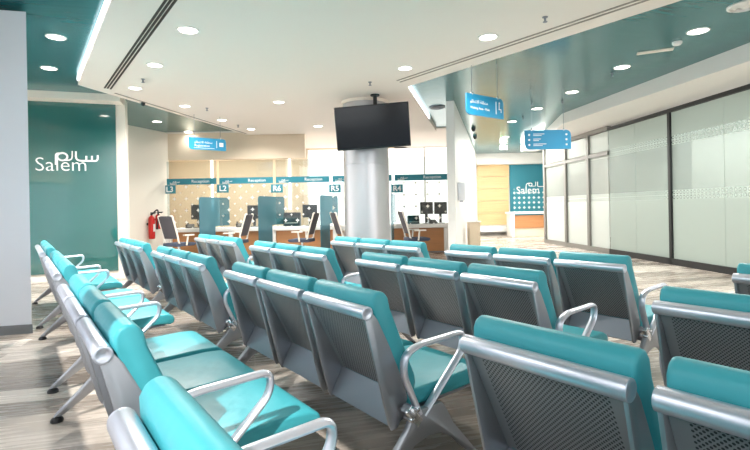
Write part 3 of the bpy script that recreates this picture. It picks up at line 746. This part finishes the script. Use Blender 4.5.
small('smoke_detector', 677, 42, ZT, [(.06, 0), (.06, -.02), (.045, -.04), (.002, -.045)], M['white'], 'white round smoke detector beside the nearest teal ceiling downlight', 'smoke detector')
for px, py, r, m_, lab in ((437, 107, .17, 'gun', 'round grey air diffuser in teal ceiling right of the television'), (745, 5, .165, 'white', 'round white ceiling vent at the top right corner')):
    p = atz(px, py, ZT); o = thing('round_diffuser', lab, 'air vent', (p.x, p.y, ZT))
    MB().lathe([(r, 0), (r, -.015), (r*.8, -.03), (r*.78, -.012)], seg=32).build('outer_ring', M[m_], o)
    MB().lathe([(r*.7, -.01), (r*.5, -.035), (r*.45, -.012)], seg=32).build('inner_ring', M[m_], o)
    MB().lathe([(r*.35, -.01), (r*.2, -.03), (.002, -.03)], seg=32).build('core', M[m_], o)
p = atz(655, 51, ZT)
o = tag(MB().box((0, 0, -.006), (.44, .115, .012)).build('access_panel', M['warm'], None, .003, loc=p, rot=(0, 0, math.atan2(U.y, U.x)+.5)), 'thin white rectangular plate in right teal ceiling', 'ceiling plate')
p = atz(503.5, 147, ZT-.1); o = thing('exit_light', 'small green and white emergency exit light hanging at corridor end', 'exit sign', (p.x, p.y, ZT-.12))
MB().box((0, 0, 0), (.24, .05, .13)).build('housing', M['white'], o, .004)
MB().box((-.02, -.028, 0), (.17, .006, .09)).build('green_panel', mat('exit_green', (30, 120, 80), .4), o)
MB().cyl((0, 0, .06), (0, 0, .12), .012).build('mount', M['gun'], o)

# ------------------------------------------------------------------ corridor end
def wallbox(name, x0, y0, x1, y1, Y, d, m, label=None, cat=None, parent=None, bev=0):
    p, q = aty(x0, y0, Y), aty(x1, y1, Y)
    o = MB().box(((p.x+q.x)/2, Y+d/2, (p.z+q.z)/2), (abs(q.x-p.x), d, abs(p.z-q.z))).build(name, m, parent, bev, smooth=False)
    if label: tag(o, label, cat)
    return o
wp = thing('wood_cladding', 'pale maple wall cladding with horizontal joints at the corridor end', 'wall panel', (0, 0, 0))
for k in range(5): wallbox('board', 477, 165+k*12.1, 509, 165+k*12.1+11.2, YF-.07, .06, M['palewood'], parent=wp)
gp = thing('logo_panel', 'teal wall panel with company logo and white diamonds at the corridor end', 'wall panel', (0, 0, 0))
wallbox('backing', 509.5, 163, 549, 232.6, YF-.07, .06, M['band'], parent=gp)
wallbox('diamond_print', 513.5, 189, 549, 212, YF-.095, .025, M['lattice'], parent=gp)
p = aty(516, 184, YF-.1); salem_mark(gp, .4, (p.x, YF-.1, aty(516, 187, YF-.1).z-.28), M['ink'])
wallbox('bench_ledge', 480, 226, 512, 231.5, YF-.4, .35, M['white'], 'low white ledge under the maple cladding at the corridor end', 'ledge')
dk = thing('reception_desk', 'small white desk with wood front below the teal logo panel', 'desk', (0, 0, 0))
YD = YF-1.6
p, q = aty(511, 212, YD), aty(548, 236, YD)
MB().box(((p.x+q.x)/2, YD+.3, p.z-.04), (q.x-p.x+.1, .7, .08)).build('worktop', M['white'], dk, .004)
MB().box((p.x+.06, YD+.3, (p.z-.08)/2), (.12, .66, p.z-.08)).build('end_panel', M['white'], dk, .004)
MB().box(((p.x+q.x)/2+.06, YD+.1, (p.z-.08)*.66), (q.x-p.x-.14, .06, (p.z-.08)*.56)).build('wood_front', M['wood'], dk, smooth=False)
MB().box(((p.x+q.x)/2+.06, YD+.14, (p.z-.08)*.19), (q.x-p.x-.14, .06, (p.z-.08)*.38)).build('lower_front', M['beige'], dk, smooth=False)
p = aty(473.5, 222, 11.6)
ks = thing('pedestal', 'pale beige pedestal cabinet at the corridor entrance beside the counter end', 'pedestal', (p.x, 11.6, 0))
MB().box((0, 0, p.z/2), (.26, .3, p.z)).build('body', M['beigepanel'], ks, .006)
MB().box((0, 0, p.z+.012), (.3, .34, .024)).build('top', M['white'], ks, .003)
p = aty(461, 191.5, 9.9)
o = thing('wall_dispenser', 'pale grey box mounted on the white wall end beside the counter', 'dispenser', (p.x, 9.9, p.z))
MB().box((0, 0, 0), (.15, .12, .38)).build('housing', M['cool'], o, .012)
MB().box((0, -.02, -.2), (.06, .06, .03)).build('nozzle', M['gun'], o)

# ------------------------------------------------------------------ light
w = bpy.data.worlds.new('World'); bpy.context.scene.world = w; w.use_nodes = True
bg = w.node_tree.nodes['Background']; bg.inputs[0].default_value = (.95, .98, 1, 1); bg.inputs[1].default_value = 3.0
sl_ = bpy.data.lights.new('sun', 'SUN'); sl_.energy = 5; sl_.angle = .01; sl_.color = (1, .97, .92)
so = bpy.data.objects.new('sun', sl_); C.objects.link(so)
so.rotation_euler = (N*.82-U*.5-Vector((0, 0, 1))).to_track_quat('-Z', 'Y').to_euler()
def area(name, loc, rot, sx, sy, e, col=(1, 1, 1)):
    ld = bpy.data.lights.new(name, 'AREA'); ld.shape = 'RECTANGLE'; ld.size = sx; ld.size_y = sy; ld.energy = e; ld.color = col
    o = bpy.data.objects.new(name, ld); C.objects.link(o); o.location = loc; o.rotation_euler = rot; return o
area('office_fill_light', (-3.4, 14.2, ZT-.08), (0, 0, 0), 6, 1, 220, (1, .95, .88))  # added fill with no fitting of its own, brightens the back office
area('corridor_fill_light', (4.5, 15.5, ZT-.03), (0, 0, 0), 1.2, 4, 270, (1, .97, .93))  # added fill beyond the downlights, brightens the corridor end
area('clinic_fill_light', (g0.x+1.4, 9, ZT-.03), (0, 0, 0), 1.2, 8, 190, (1, 1, 1))  # unseen light added behind the frosted glass to lift the right side

# ------------------------------------------------------------------ camera and view
cam = bpy.data.cameras.new('camera'); co = bpy.data.objects.new('camera', cam); C.objects.link(co)
cam.sensor_width = 36; cam.lens = F*36/750; cam.shift_y = -(225-PY)/750; cam.clip_start = .02
c, s = math.cos(RO), math.sin(RO)
co.matrix_world = Matrix(((c, s, 0, 0), (0, 0, -1, 0), (-s, c, 0, CH), (0, 0, 0, 1)))
sc_ = bpy.context.scene; sc_.camera = co
sc_.view_settings.view_transform = 'Standard'; sc_.view_settings.look = 'None'; sc_.view_settings.gamma = 1; sc_.view_settings.exposure = .3
sc_.view_settings.use_curve_mapping = False
